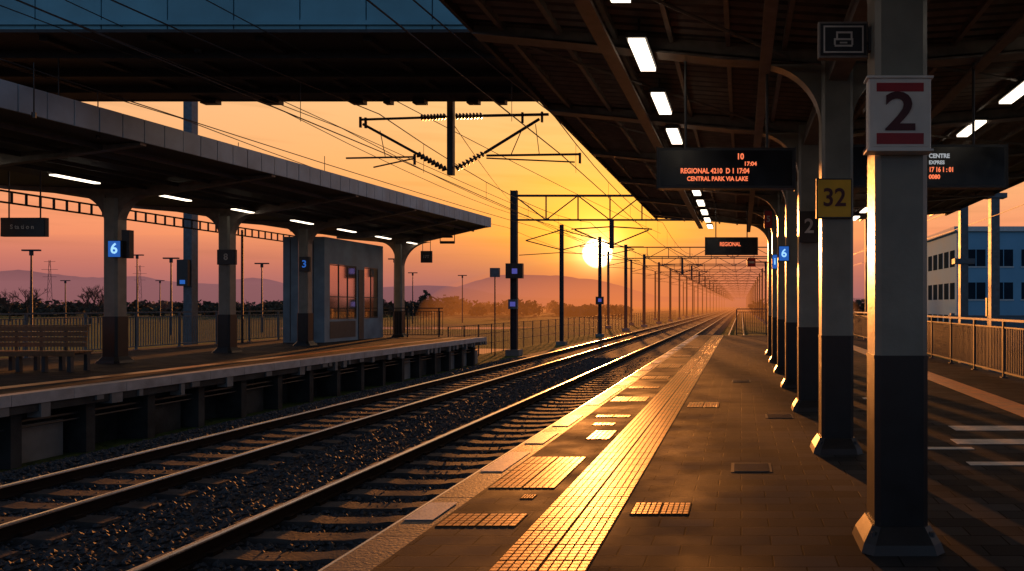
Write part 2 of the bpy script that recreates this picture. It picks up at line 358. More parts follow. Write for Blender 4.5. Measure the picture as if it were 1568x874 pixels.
def ex2(mb,x0,x1,z0,z1,y):
    a,b,c,d=x0+.035,x1-.035,z0+.03,z1-.03
    for r in((a,b,d-.010,d),(a,b,c,c+.010),(a,a+.010,c+.0105,d-.0105),(b-.010,b,c+.0105,d-.0105)): mb.box(r[0],r[1],y-.009,y-.0065,r[2],r[3],signt)
    xm=(x0+x1)/2; zm=(z0+z1)/2
    for (xa,xb,za,zb) in((-.06,.06,-.05,-.038),(-.05,.06,.04,.052),(-.065,.065,-.006,.006),(-.065,-.053,-.037,-.007),(.053,.065,-.037,-.007),(-.05,-.038,.007,.039),(.048,.06,.007,.039),(-.025,.025,-.028,-.018)):
        mb.box(xm+xa,xm+xb,y-.0095,y-.0065,zm+za,zm+zb,signt)
sign('facility_sign',PX(1253,Y),PX(1330,Y),PZ(88,Y),PZ(33,Y),Y,signd,None,signt,.13,depth=.06,brk=bk,extra=ex2,framem=raftm,sx=1.3)
y2=8-.25
sign('platform_number_sign',PX(1250,y2),PX(1305,y2),PZ(334,y2),PZ(273,y2),y2,signy,'32',signk,.27,depth=.06,sx=.95)
y3=11.1-.27
sign('platform_number_sign',PX(1224,y3),PX(1254,y3),PZ(371,y3),PZ(323,y3),y3,signd,'2',signt,.3,depth=.06)
sign('lit_platform_sign',PX(1192,14),PX(1209,14),PZ(400,14),PZ(376,14),14,blues,'6',bluet,.22,depth=.08)
sign('lit_platform_sign',PX(1182,17),PX(1191,17),PZ(412,17),PZ(389,17),17,blues,'i',bluet,.22,depth=.08)
sign('information_sign',PX(1170,17.2),PX(1183,17.2),PZ(349,17.2),PZ(322,17.2),17.2,signr,'5',signt,.2,depth=.08)
mb=MB(); mb.box(PX(1144,24),PX(1157,24),24,24.1,PZ(408,24),PZ(395,24),signr); mb.box(PX(1157,24)+.001,CX-.17,24.03,24.06,PZ(402,24),PZ(400,24),steel); mb.box(PX(1146,24),PX(1155,24),23.99,23.998,PZ(403,24),PZ(400,24),signt); mb.build('exit_sign')

# ------------------------------------------------------------- railings
def railing_y(name,x,y0,y1,zt,zb=0,step=.12,post=2.0,m=steel,cap=None):
    mb=MB(); mb.box(x-.035,x+.035,y0,y1,zt-.05,zt,cap or m); mb.box(x-.02,x+.02,y0,y1,zb+.1,zb+.14,m); mb.box(x-.02,x+.02,y0,y1,zt-.2,zt-.17,m)
    y=y0
    while y<=y1: mb.box(x-.012,x+.012,y,y+.024,zb+.142,zt-.202,m); y+=step
    y=y0
    while y<=y1+.01: mb.box(x-.03,x+.03,y-.03,y+.03,zb,zt-.052,m); mb.box(x-.07,x+.07,y-.07,y+.07,zb,zb+.02,m); y+=post
    mb.build(name)
def railing_x(name,y,x0,x1,zt,zb=0,step=.12,post=1.6,m=steel):
    mb=MB(); mb.box(x0,x1,y-.03,y+.03,zt-.05,zt,m); mb.box(x0,x1,y-.02,y+.02,zb+.1,zb+.14,m); mb.box(x0,x1,y-.02,y+.02,zt-.2,zt-.17,m)
    x=x0
    while x<=x1: mb.box(x,x+.022,y-.012,y+.012,zb+.142,zt-.202,m); x+=step
    x=x0
    while x<=x1+.01: mb.box(x-.03,x+.03,y-.03,y+.03,zb,zt-.052,m); x+=post
    mb.build(name)
railing_y('platform_railing',5.85,4,38.5,1.3,cap=edgem,step=.1)
railing_x('platform_railing',38.8,-.25,5.7,1.45)
railing_y('platform_railing',-21.9,12,36.5,1.38,step=.11,m=mastb)
railing_x('platform_railing',36.6,-21.8,-15.2,1.5,step=.14)

# ------------------------------------------------------------- left canopy
LC=-17.6; LY=[11.4,15.8,20.2,24.6,29.0,37.0]
def hb(y): return CAMH+3.56+.024*(y-14.9)
def hm(y): return CAMH+3.22+.010*(y-14.9)
EX=-13.15; RX=-20.8
ya,yb=2.0,37.6
mb=MB()
def strip(x0,zf0,x1,zf1,m,th=.08):
    mb.add([(x0,ya,zf0(ya)),(x1,ya,zf1(ya)),(x1,yb,zf1(yb)),(x0,yb,zf0(yb)),(x0,ya,zf0(ya)+th),(x1,ya,zf1(ya)+th),(x1,yb,zf1(yb)+th),(x0,yb,zf0(yb)+th)],
           [(0,3,2,1),(4,5,6,7),(0,1,5,4),(2,3,7,6),(3,0,4,7),(1,2,6,5)],m)
strip(LC,hm,EX,hb,roofm); strip(RX,lambda y:hm(y)+.12,LC,hm,roofm)
y=ya
while y<yb-.05:
    y2_=min(yb,y+.55)
    for (o0,o1) in((.0,.5),):
        e=random.uniform(0,.006)
        v=[(EX+.002,y+.012,hb(y)+o0),(EX+.06+e,y+.012,hb(y)+o0),(EX+.06+e,y2_-.012,hb(y2_)+o0),(EX+.002,y2_-.012,hb(y2_)+o0),
           (EX+.002,y+.012,hb(y)+o1),(EX+.06+e,y+.012,hb(y)+o1),(EX+.06+e,y2_-.012,hb(y2_)+o1),(EX+.002,y2_-.012,hb(y2_)+o1)]
        mb.add(v,[(0,3,2,1),(4,5,6,7),(0,1,5,4),(1,2,6,5),(2,3,7,6),(3,0,4,7)],fasc)
    y=y2_
mb.add([(EX,ya,hb(ya)),(EX,yb,hb(yb)),(EX,yb,hb(yb)+.5),(EX,ya,hb(ya)+.5),(EX-.1,ya,hb(ya)+.5),(EX-.1,yb,hb(yb)+.5),(EX-.1,yb,hb(yb)+.05),(EX-.1,ya,hb(ya)+.05)],[(0,1,2,3),(3,2,5,4),(4,5,6,7),(1,6,5,2)],roofm)
for cy in LY+[33.2]:
    zc=hm(cy)
    mb.prism([(LC,zc-.28),(LC+1.2,zc-.17),(EX,hb(cy)-.06),(EX,hb(cy)-.003),(LC,zc-.004)],cy-.08,cy+.08,raftm)
    mb.prism([(RX,zc+.02),(LC-1,zc-.16),(LC,zc-.28),(LC,zc-.004),(RX,zc+.115)],cy-.08,cy+.08,raftm)
for t in(.2,.4,.6,.8):
    xx=LC+(EX-LC)*t
    f=lambda y:hm(y)*(1-t)+hb(y)*t
    mb.add([(xx,ya,f(ya)-.1),(xx+.06,ya,f(ya)-.1),(xx+.06,yb,f(yb)-.1),(xx,yb,f(yb)-.1),(xx,ya,f(ya)),(xx+.06,ya,f(ya)),(xx+.06,yb,f(yb)),(xx,yb,f(yb))],[(0,3,2,1),(0,1,5,4),(1,2,6,5),(2,3,7,6),(3,0,4,7)],roofm)
zt=CAMH+3.22
mb.box(RX-.05,RX,ya,yb,zt-.0,zt+.05,steel); mb.box(RX-.05,RX,ya,yb,zt-.32,zt-.27,steel)
y=ya
while y<yb: mb.box(RX-.045,RX-.005,y,y+.05,zt-.268,zt-.002,steel); y+=.42
mb.build('platform_canopy')
for cy in LY[1:]:
    mb=MB(); zc=hm(cy)-.27
    mb.frust(LC,cy,.70,.64,0,.07,black); mb.frust(LC,cy,.6,.46,.07,.18,black)
    mb.cbox(LC-.22,LC+.22,cy-.22,cy+.22,.12,1.3,black,.05); mb.cbox(LC-.195,LC+.195,cy-.195,cy+.195,1.3,zc,cream,.05)
    for sg in(-1,1):
        RR=.85 if not(cy>36 and sg>0) else 1.4
        z1=zc+.1-RR
        pts=[(LC+sg*.18,zc+.12)]
        for i in range(13):
            a=math.pi/2*i/12; pts.append((LC+sg*(.18+RR-RR*math.cos(a)),z1+RR*math.sin(a)))
        mb.prism(pts if sg>0 else pts[::-1],cy-.14,cy+.14,raftm)
    mb.build('canopy_column')
y=17.4-3.1
for i in range(8):
    tube_lamp(-16.7,y,CAMH+3.18,l=1.25,w=.16,top=hm(y)+.1); y+=3.1
def csign(name,px0,px1,py0,py1,Y,bm,txt,tm,ts,depth=.1,hang=None):
    def brk(mb):
        if hang:
            for t in(.15,.85):
                xx=PX(px0,Y)+(PX(px1,Y)-PX(px0,Y))*t; mb.cyl((xx,Y+.05,PZ(py0,Y)),(xx,Y+.05,hang),.015,steel,5)
    sign(name,PX(px0,Y),PX(px1,Y),PZ(py1,Y),PZ(py0,Y),Y,bm,txt,tm,ts,depth,brk)
csign('lit_platform_sign',165,185,368,394,19.85,blues,'6',bluet,.4,.1)
mb=MB(); mb.box(PX(186,19.95),PX(198,19.95),19.95,20.1,PZ(395,19.95),PZ(352,19.95),signd); mb.cyl((PX(188,19.95),20.12,PZ(370,19.95)),(PX(188,19.95),20.25,PZ(370,19.95)),.04,steel); mb.build('loudspeaker')
csign('platform_number_sign',332,360,382,405,24.25,signd,'8',signt,.3,.1)
csign('lit_platform_sign',458,474,393,416,28.65,signd,'3',blues,.4,.1)
csign('station_name_sign',0,69,333,362,16.5,signd,'S ta ti o n',signt,.14,.1,hang=4.7)
csign('hanging_sign',644,661,384,402,36,signd,'17T',signt,.2,.1,hang=hb(36)-.0)
mb=MB()
for xx in(PX(674,36),PX(696,36)): mb.cyl((xx,36,hb(36)),(xx,36,PZ(372,36)),.02,steel,5)
mb.box(PX(674,36),PX(696,36),35.97,36.03,PZ(373,36),PZ(369,36),steel); mb.box(PX(678,36),PX(693,36),35.97,36.03,PZ(364,36),PZ(361,36),steel); mb.build('hanging_bracket')
# bench
mb=MB(); by=17.8; bx0,bx1=-19.6,-16.05
for i in range(4): mb.box(bx0,bx1,by-.5+i*.13,by-.5+i*.13+.11,.46,.5,wood)
mb.box(bx0,bx1,by-.52,by-.508,.38,.5,wood)
for i in range(4): mb.box(bx0+.05,bx1-.25,by+.06+i*.012,by+.1+i*.012,.58+i*.13,.69+i*.13,wood)
mb.box(bx0,bx1-.2,by+.1,by+.15,1.085,1.12,wood)
x=bx1-.18
while x>bx0:
    mb.prism([(x-.05,0),(x+.05,0),(x+.04,.4),(x-.04,.4)],by-.46,by-.38,steel); mb.prism([(x-.05,0),(x+.05,0),(x+.04,.4),(x-.04,.4)],by-.02,by+.06,steel)
    mb.box(x-.03,x+.03,by-.48,by+.1,.4,.459,steel)
    if x<bx1-.4: mb.box(x-.025,x+.025,by+.11,by+.15,.46,1.08,steel)
    x-=.62
mb.build('platform_bench')
# waiting room
mb=MB(); kx0,kx1,ky0,ky1=-19.9,-18.1,31.2,36.3; kt=CAMH+3.0
mb.box(kx0,kx1,ky0,ky0+.12,0,kt,kiosk)
for xx in(kx0+.3,kx0+.8,kx0+1.3): mb.box(xx,xx+.03,ky0-.012,ky0-.001,.05,kt-.1,kioskd)
mb.box(kx0,kx1,ky1-.12,ky1,0,kt-.16,kiosk)
mb.box(kx0,kx1,ky0+.12,ky1,kt-.15,kt,kiosk)
def wallY(x,openings,thick=.12):
    segs=[ky0+.12]+[v for o in openings for v in o[:2]]+[ky1-.12]
    for i in range(0,len(segs),2): mb.box(x-thick,x,segs[i],segs[i+1],0,kt-.15,kiosk)
    for (a,b,zl,zh) in openings:
        mb.box(x-thick,x,a,b,0,zl,kiosk); mb.box(x-thick,x,a,b,zh,kt-.15,kiosk)
        mb.box(x-.035,x-.03,a,b,zl,zh,skyglass)
        n=max(1,round((b-a)/.7))
        for k in range(n+1):
            q=a+(b-a)*k/n; mb.box(x-.028,x-.005,q-.02,q+.02,zl,zh,kioskd)
        for zz in(zl+.02,zl+(zh-zl)*.4,zh-.06): mb.box(x-.027,x-.006,a,b,zz,zz+.04,kioskd)
wallY(kx1,[(31.6,33.8,1.0,3.45),(34.5,35.8,1.0,3.45)])
mb.box(kx0,kx0+.1,ky0+.12,ky1-.12,0,kt-.15,kiosk)
mb.box(kx1+.001,kx1+.03,33.95,34.4,.02,3.3,kioskd)
mb.box(kx1+.001,kx1+.012,31.6,33.7,.15,.9,kioskd)
mb.build('waiting_room')

# ------------------------------------------------------------- footbridge
mb=MB(); bz=CAMH+5.0; y0,y1=13.0,17.55; x0,x1=-26,12
mb.box(x0,x1,y0+.1,y1-.1,bz,bz+.5,bridged)
x=x0
while x<x1:
    mb.box(x+.012,x+1.188,y0+.02,y0+.098,bz+.0,bz+1.9,bluep); x+=1.2
mb.box(x0,x1,y0-.03,y0+.018,bz+.08,bz+.16,bluep)
mb.box(x0,x1,y0-.02,y0+.018,bz-.06,bz-.002,bridged)
mb.box(x0,x1,y1-.098,y1-.02,bz-.02,bz+1.9,bridged); mb.box(x0,x1,y0+.1,y1-.1,bz+1.9,bz+2.1,bridged)
for q in(.25,.5,.75):
    yy=y0+(y1-y0)*q; mb.box(x0,x1,yy-.1,yy+.1,bz-.16,bz-.003,bridged)
x=x0+1
while x<x1: mb.box(x,x+.15,y0+.3,y1-.3,bz-.09,bz-.004,bridged); x+=2.0
for xx in(-11.5,-9.4,-7.9,-6.6,-13,-5.9,-8.6): mb.box(xx,xx+random.uniform(.15,.4),y1-.3,y1-.1,bz-.13,bz-.021,steel)
for xp in(-25,9.5):
    for yy in(13.6,16.6): mb.box(xp-.35,xp+.35,yy-.35,yy+.35,-1.36,bz,conc)
mb.build('footbridge')
# ------------------------------------------------------------- catenary
def insul(mb,p0,p1,r=.055,n=8):
    p0=Vector(p0);p1=Vector(p1); mb.cyl(p0,p1,.02,insu,6)
    for i in range(n):
        a=p0.lerp(p1,(i+.2)/n); b=p0.lerp(p1,(i+.65)/n); mb.cyl(a,b,r,insu,8,r*.6)
mb=MB(); Y=17.8
def P(px,py,Y=Y): return (PX(px,Y),Y,PZ(py,Y))
mb.box(PX(686,Y),PX(695,Y),Y-.07,Y+.07,PZ(268,Y),bz+.3,steel)
mb.cyl(P(552,183),P(645,180),.03,steel); insul(mb,P(645,180),P(684,178),.085); insul(mb,P(698,178),P(740,177),.085); mb.cyl(P(740,177),P(840,175),.035,steel)
mb.cyl(P(556,190),P(640,236),.035,steel); insul(mb,P(640,236),P(684,260),.085); insul(mb,P(698,258),P(742,234),.085); mb.cyl(P(742,234),P(826,182),.035,steel)
mb.cyl(P(530,242),P(636,240),.022,steel); mb.cyl(P(572,256),P(636,242),.018,steel); mb.cyl(P(635,236),P(635,252),.035,steel)
mb.cyl(P(745,238),P(888,236),.028,steel); mb.cyl(P(745,242),P(880,248),.018,steel); mb.cyl(P(888,234),P(888,250),.035,steel)
for a,b in((552,179),(560,180),(800,172),(830,171)): mb.cyl(P(a,b),P(a,b+16),.035,steel)
mb.cyl(P(800,196),P(782,238),.012,steel)
mb.cyl(P(820,190),P(826,238),.010,steel); mb.cyl(P(582,200),P(590,240),.010,steel)
mb.build('catenary_support')
def mast(x,y,h,zb=-1.36,w=.22,m=mastm,arm=0,name='catenary_mast'):
    mb=MB(); mb.box(x-w/2,x+w/2,y-.02,y+.02,zb,h,m); mb.box(x-w/2,x-w/2+.03,y-.1,y+.1,zb,h,m); mb.box(x+w/2-.03,x+w/2,y-.1,y+.1,zb,h,m)
    mb.box(x-.35,x+.35,y-.35,y+.35,zb,zb+.3,conc)
    if arm:
        for (ax) in arm:
            mb.cyl((x,y,h-.4),(ax,y,h-1.2),.04,m); mb.cyl((x,y,h-1.9),(ax,y,h-1.2),.04,m); mb.cyl((x,y,h-2.1),(ax+.5*(1 if ax>x else -1),y,h-2.3),.03,m)
            insul(mb,(x+(ax-x)*.1,y,h-.45),(x+(ax-x)*.3,y,h-.65),.07,5)
    mb.build(name)
def portal(y,xl,xr,zt,zb_,drops=(),bay=1.7,w=.3):
    mb=MB()
    for x in(xl,xr):
        mb.box(x-w/2,x+w/2,y-.03,y+.03,-1.36,zt+.25,mastm); mb.box(x-w/2,x-w/2+.04,y-.14,y+.14,-1.36,zt+.25,mastm); mb.box(x+w/2-.04,x+w/2,y-.14,y+.14,-1.36,zt+.25,mastm)
        mb.box(x-.4,x+.4,y-.4,y+.4,-1.36,-1.0,conc)
    mb.box(xl,xr,y-.07,y+.07,zt-.12,zt,mastm); mb.box(xl,xr,y-.07,y+.07,zb_,zb_+.1,mastm)
    n=max(3,int((xr-xl)/bay))
    for i in range(n):
        a=xl+(xr-xl)*i/n;b=xl+(xr-xl)*(i+1)/n
        mb.cyl((a,y,zb_+.05),(a,y,zt-.05),.05,mastm,4)
        if i%2==0: mb.cyl((a,y,zt-.06),(b,y,zb_+.05),.045,mastm,4)
        else: mb.cyl((a,y,zb_+.05),(b,y,zt-.05),.045,mastm,4)
    for x,zl in drops:
        mb.box(x-.12,x+.12,y-.12,y+.12,zl,zb_,mastm)
        for sg in(-1,1):
            mb.cyl((x,y,zl+.2),(x+sg*2.2,y,zl+1.1),.04,mastm); mb.cyl((x,y,zl+1.3),(x+sg*2.4,y,zl+1.15),.04,mastm); mb.cyl((x,y,zl+.1),(x+sg*1.9,y,zl+.1),.03,mastm)
    mb.build('catenary_portal')
portal(42.7,-13.5,3.6,CAMH+6.6,CAMH+5.05,[(-7.7,CAMH+3.4)],bay=1.8,w=.38)
mast(-13.5,54,CAMH+6.1,arm=[-10.5,-16.2],w=.28); mast(-13.5,68.6,CAMH+6.6,arm=[-10.2],w=.3)
Ys=[84,100,118,137,157,178,200,224,250,280,312,348,390,440,500,570]
for i,yy in enumerate(Ys): portal(yy,-13.5,4.0,CAMH+6.9,CAMH+5.5,[(-6.9,CAMH+3.6)],bay=2.4,w=.34)
for yy in(95,112,131,150,172,215,262,330): mast(-17.5+random.uniform(-.5,.5),yy,CAMH+7.2,arm=[-14.5],w=.3)
mb=MB(); Yg=42.3
mb.box(PX(774,Yg),PX(800,Yg),Yg,Yg+.25,PZ(426,Yg),PZ(403,Yg),signd); mb.box(PX(784,Yg),PX(792,Yg),Yg-.03,Yg-.001,PZ(419,Yg),PZ(411,Yg),purp)
mb.box(PX(778,Yg),PX(792,Yg),Yg,Yg+.2,PZ(473,Yg),PZ(458,Yg),mastb); mb.box(PX(781,Yg),PX(789,Yg),Yg-.03,Yg-.001,PZ(469,Yg),PZ(462,Yg),purp)
mb.box(PX(750,Yg),PX(764,Yg),Yg,Yg+.2,PZ(424,Yg),PZ(410,Yg),mastb); mb.cyl((PX(757,Yg),Yg+.1,-1.36),(PX(757,Yg),Yg+.1,PZ(412,Yg)),.04,mastm)
mb.build('railway_signal')
mb=MB(); mb.box(PX(912,68),PX(924,68),68,68.2,PZ(466,68),PZ(454,68),signd); mb.box(PX(916,68),PX(921,68),67.95,67.99,PZ(462,68),PZ(457,68),purp); mb.build('railway_signal')
def postmast(px,Y,pyt,w,m=mastb,boxat=None,cross=()):
    mb=MB(); x=PX(px,Y); mb.box(x-w/2,x+w/2,Y-w/2,Y+w/2,-1.36,PZ(pyt,Y),m); mb.box(x-w,x+w,Y-w,Y+w,-1.36,-1.0,conc)
    for c in cross: mb.box(x-w*1.3,x+w*1.3,Y-w*.7,Y+w*.7,PZ(c,Y)-.1,PZ(c,Y)+.1,m)
    if boxat:
        mb.box(x-w*.9,x+w*.4,Y-w,Y-w*.52,PZ(boxat[1],Y),PZ(boxat[0],Y),signd); mb.box(x-w*.5,x+w*.1,Y-w-.02,Y-w-.002,PZ(boxat[1]-3,Y),PZ(boxat[1]-9,Y),blues)
    mb.build('catenary_mast')
postmast(292,31,90,.36,boxat=(398,438),cross=(212,300))
postmast(1475,28,150,.3,cross=(400,)); postmast(1522,30,150,.36,cross=(300,)); postmast(1327,60,230,.25,m=mastm)
mb=MB(); Yq=31; mb.cyl((PX(371,Yq),Yq,-1.36),(PX(371,Yq),Yq,PZ(352,Yq)),.05,mastm); mb.build('utility_pole')
# wires
mb=MB()
def wireline(pts,r=.012):
    for a,b in zip(pts,pts[1:]): mb.cyl(a,b,r,wire,4)
sup=[-14,17.8,42.7,68.6,84,118,157,200,250,312,390,500]
for x in(-4.67,-8.97):
    cz=CAMH+3.75
    wireline([(x+(.2 if i%2 else -.2),s,cz) for i,s in enumerate(sup)],.013)
    for s0,s1 in zip(sup,sup[1:]):
        z0=CAMH+4.75 if s0<20 else CAMH+4.95; z1=CAMH+4.75 if s1<20 else CAMH+4.95; n=10 if s0<100 else 4
        pts=[]
        for i in range(n+1):
            t=i/n; pts.append((x,s0+(s1-s0)*t,z0+(z1-z0)*t-4*t*(1-t)*.55))
        wireline(pts,.013)
        if s0<60:
            for i in range(1,n,2):
                p=pts[i]; mb.cyl(p,(x,p[1],cz),.006,wire,4)
for x,z,sg,r in((-13.9,CAMH+4.65,.25,.012),(-11.4,CAMH+4.85,.35,.010),(-9.9,CAMH+4.4,.3,.010),(-12.8,CAMH+5.4,.3,.012),(8.8,CAMH+4.2,.2,.014),(10.6,CAMH+4.9,.2,.014),(9.6,CAMH+3.6,.2,.012)):
    for s0,s1 in zip(sup,sup[1:]):
        pts=[(x,s0+(s1-s0)*i/8,z-4*(i/8)*(1-i/8)*sg) for i in range(9)]
        if z>CAMH+4.9 and s0<20: continue
        wireline(pts,r)
def W(a,b,r=.010,n=8,sag=.15):
    a=Vector(a);b=Vector(b); pts=[a.lerp(b,i/n)-Vector((0,0,4*(i/n)*(1-i/n)*sag)) for i in range(n+1)]; wireline(pts,r)
W((PX(100,12),12,PZ(0,12)),(-9.0,42.7,CAMH+4.2)); W((-8.6,11,CAMH+4.9),(-4.8,42.7,CAMH+4.3)); W((PX(0,12),12,PZ(90,12)),(-8.97,42.7,CAMH+3.8),.012)
W((-13.5,42.7,CAMH+6),(-7.2,17.8,CAMH+4.6)); W((-13.5,54,CAMH+5.5),(-7.7,42.7,CAMH+4.5))
for px,yy,z0 in((90,14,CAMH+4.85),(150,15,CAMH+4.5),(52,13,CAMH+4.4),(365,22,CAMH+5),(497,24,CAMH+5)):
    x=PX(px,yy); mb.cyl((x,yy,z0),(x,yy,z0-.9),.010,wire,4); mb.cyl((x,yy,z0-.9),(x,yy,z0-1.0),.035,insu,6)
mb.cyl((PX(303,14),14,CAMH+5),(PX(303,14),14,PZ(85,14)),.012,wire,4); mb.cyl((PX(303,14),14,PZ(72,14)),(PX(303,14),14,PZ(80,14)),.06,mastb,8)
mb.build('overhead_wires')

# ------------------------------------------------------------- trackside fence, street lamps, pylons
mb=MB(); x=-15.5; y=38
while y<170:
    mb.cyl((x,y,-1.36),(x,y,.5),.035,mastm,5); y+=2.2
for z in(.45,-.1,-.7): mb.box(x-.01,x+.01,38,170,z,z+.03,mastm)
y=38
while y<80: mb.box(x-.006,x+.006,y,y+.012,-1.3,.45,mastm); y+=.3
mb.build('trackside_fence')
def lamp_post(px,pyt,Y,double=True):
    mb=MB(); x=PX(px,Y); z=PZ(pyt,Y); mb.cyl((x,Y,-1.36),(x,Y,z),.11,mastm,8,.06)
    mb.box(x-.75 if double else x,x+.75,Y-.12,Y+.12,z-.02,z+.12,mastm); mb.box(x-.1,x+.1,Y-.1,Y+.1,z-.4,z-.02,mastm)
    mb.build('street_lamp')
for a in((48,384,62),(262,396,72),(401,404,80),(210,391,88),(604,397,90),(632,418,120),(708,422,125),(245,430,130),(100,430,120),(560,425,140)): lamp_post(*a)
def pylon(px,Y,pyt):
    mb=MB(); x=PX(px,Y); z=PZ(pyt,Y); w=1.4
    for sx in(-1,1): mb.cyl((x+sx*w,Y,-1.36),(x+sx*.3,Y,z),.08,mastm,4)
    n=6
    for i in range(n):
        t=i/n;t2=(i+1)/n; a=w+(0.3-w)*t;b=w+(.3-w)*t2; z0=-1.36+(z+1.36)*t; z1=-1.36+(z+1.36)*t2
        mb.cyl((x-a,Y,z0),(x+b,Y,z1),.045,mastm,4); mb.cyl((x+a,Y,z0),(x-b,Y,z1),.045,mastm,4)
    for q,l in((.97,2.5),(.82,3.6),(.68,3)): zz=-1.36+(z+1.36)*q; mb.box(x-l,x+l,Y-.08,Y+.08,zz-.07,zz+.07,mastm)
    mb.build('power_pylon')
pylon(76,320,398); pylon(214,380,406)

# ------------------------------------------------------------- trees and hills
def bare_tree(px,Y,pyt,seed):
    rnd=random.Random(seed); mb=MB(); x=PX(px,Y); H=PZ(pyt,Y)+1.36
    def br(p,d,l,r,dep):
        q=p+d*l; mb.cyl(p,q,r,barkm,5,r*.7)
        if dep==0: return
        for k in range(3 if dep>1 else 4):
            nd=(d+Vector((rnd.uniform(-.75,.75),rnd.uniform(-.75,.75),rnd.uniform(-.1,.5)))).normalized()
            br(p.lerp(q,rnd.uniform(.55,1)),nd,l*rnd.uniform(.6,.85),r*.62,dep-1)
    br(Vector((x,Y,-1.4)),Vector((0,0,1)),H*.3,H*.022,5)
    mb.build('bare_tree')
bare_tree(42,125,425,1); bare_tree(138,118,420,2); bare_tree(15,135,434,3); bare_tree(150,122,432,5)
mb=MB()
def clump(cx,cy,cz,rx,rz,n,s):
    for i in range(n):
        while True:
            u=[random.uniform(-1,1) for _ in range(3)]
            if sum(a*a for a in u)<1: break
        p=Vector((cx+u[0]*rx,cy+u[1]*rx,cz+u[2]*rz)); k=s*random.uniform(.5,1.2)
        a=Vector([random.uniform(-1,1) for _ in range(3)])*k; b=Vector([random.uniform(-1,1) for _ in range(3)])*k
        mb.add([p-a,p+b,p+a,p-b],[(0,1,2,3)],leafm)
for i in range(380):
    Y=random.uniform(190,330); px=random.uniform(-60,960); h=random.uniform(2.6,5.2)*(1.5 if 640<px<720 else 1)*(1 if px<850 else .7)
    x=PX(px,Y); clump(x,Y,-1.4+h*.5,random.uniform(1.6,3.2),h*.5,80,.65)
for i in range(120):
    Y=random.uniform(200,280); px=random.uniform(1150,1800); x=PX(px,Y); h=random.uniform(4,7)
    clump(x,Y,-1.4+h*.5,random.uniform(1.6,3.2),h*.5,50,.7)
mb.build('distant_trees')
mb=MB()
for Yh,amp,seed in((2500,.9,0),(3600,1.6,3)):
    n=300; vs=[]
    for i in range(n+1):
        x=-5200+i*(8600/n); t=x/1000
        h=50+48*max(0,math.sin(t*2.3+seed))+30*max(0,math.sin(t*4.7+1+seed*2))+8*math.sin(t*11+seed)+random.uniform(0,2.5)
        if x>-400: h*=.35
        elif x>-900: h*=.35+.65*(-400-x)/500
        vs+=[(x,Yh-300,-2),(x,Yh,h*amp),(x,Yh+400,-2)]
    fs=[]
    for i in range(n): o=i*3; fs+=[(o,o+3,o+4,o+1),(o+1,o+4,o+5,o+2)]
    mb.add(vs,fs,hillm)
mb.build('distant_hills',True)
wat=pbr('water_surface',(.03,.04,.05),.08,var=0,spec=.8)
mb=MB(); mb.add([(-19,44,-1.352),(-15.8,44,-1.352),(-15.8,49,-1.352),(-20,50,-1.352)],[(0,1,2,3)],wat); mb.add([(-60,92,-1.352),(-30,90,-1.352),(-28,100,-1.352),(-62,98,-1.352)],[(0,1,2,3)],wat); mb.build('pond')

# ------------------------------------------------------------- building on the right
mb=MB(); bx0,bx1,by0,by1=18,48,60,70; zt=CAMH+6.2
mb.box(bx0,bx1,by0,by1,-1.36,zt,build_w); mb.box(bx0-.3,bx1,by0-.3,by1+.3,zt+.002,zt+.4,build_t)
for r in range(3):
    z0=-.6+r*2.75
    x=bx0+.8
    while x<bx1-1:
        mb.box(x,x+1.6,by0-.02,by0-.004,z0,z0+1.4,build_g); mb.box(x-.06,x+1.66,by0-.08,by0-.003,z0-.12,z0-.01,build_t); mb.box(x+.77,x+.83,by0-.04,by0-.021,z0,z0+1.4,build_w); x+=2.3
    y=by0+.6
    while y<by1-1: mb.box(bx0-.02,bx0-.004,y,y+1.3,z0,z0+1.4,build_g); y+=1.8
mb.build('office_building')
mb=MB(); mb.box(14,60,48,48.2,-1.36,.9,mastb)
x=14
while x<60: mb.box(x,x+.25,47.95,48.25,-1.36,1.1,mastb); x+=3
mb.box(13.9,60,47.97,48.23,.902,.96,mastb)
mb.build('boundary_wall')
mb=MB(); mb.box(PX(1511,40),PX(1518,40),40,40.2,PZ(484,40),PZ(456,40),signy); mb.box(PX(1513,40),PX(1516,40),40.05,40.15,-1.36,PZ(484,40),steel); mb.build('warning_sign')

# ------------------------------------------------------------- glow mist
def glow_mist(name,loc,rad,dens,col):
    import bmesh
    bm=bmesh.new(); bmesh.ops.create_uvsphere(bm,u_segments=48,v_segments=24,radius=1)
    me=bpy.data.meshes.new(name); bm.to_mesh(me); bm.free(); o=bpy.data.objects.new(name,me); S.collection.objects.link(o); o.location=loc[:3]; o.scale=rad
    if len(loc)>3: o.rotation_euler=(0,0,loc[3])
    m=bpy.data.materials.new(name+'_air'); m.use_nodes=True; nt=m.node_tree; nt.nodes.clear(); out=nt.nodes.new('ShaderNodeOutputMaterial')
    a=nt.nodes.new('ShaderNodeVolumeAbsorption'); a.inputs['Color'].default_value=(0,0,0,1); a.inputs['Density'].default_value=dens
    e=nt.nodes.new('ShaderNodeEmission'); e.inputs['Color'].default_value=lin(*col); e.inputs['Strength'].default_value=dens  # emission colour stands in for sunlight scattered by the haze
    ad=nt.nodes.new('ShaderNodeAddShader'); nt.links.new(a.outputs[0],ad.inputs[0]); nt.links.new(e.outputs[0],ad.inputs[1]); nt.links.new(ad.outputs[0],out.inputs['Volume'])
    try: m.cycles.homogeneous_volume=True; m.cycles.emission_sampling='NONE'
    except Exception: pass
    me.materials.append(m)
SA=math.atan(220/1100); EL=math.radians(4.1)
glow_mist('glow_mist',(-600,2100,0),(3800,1900,95),.00045,(.36,.14,.15))
c=Vector((-math.sin(SA),math.cos(SA)))*430
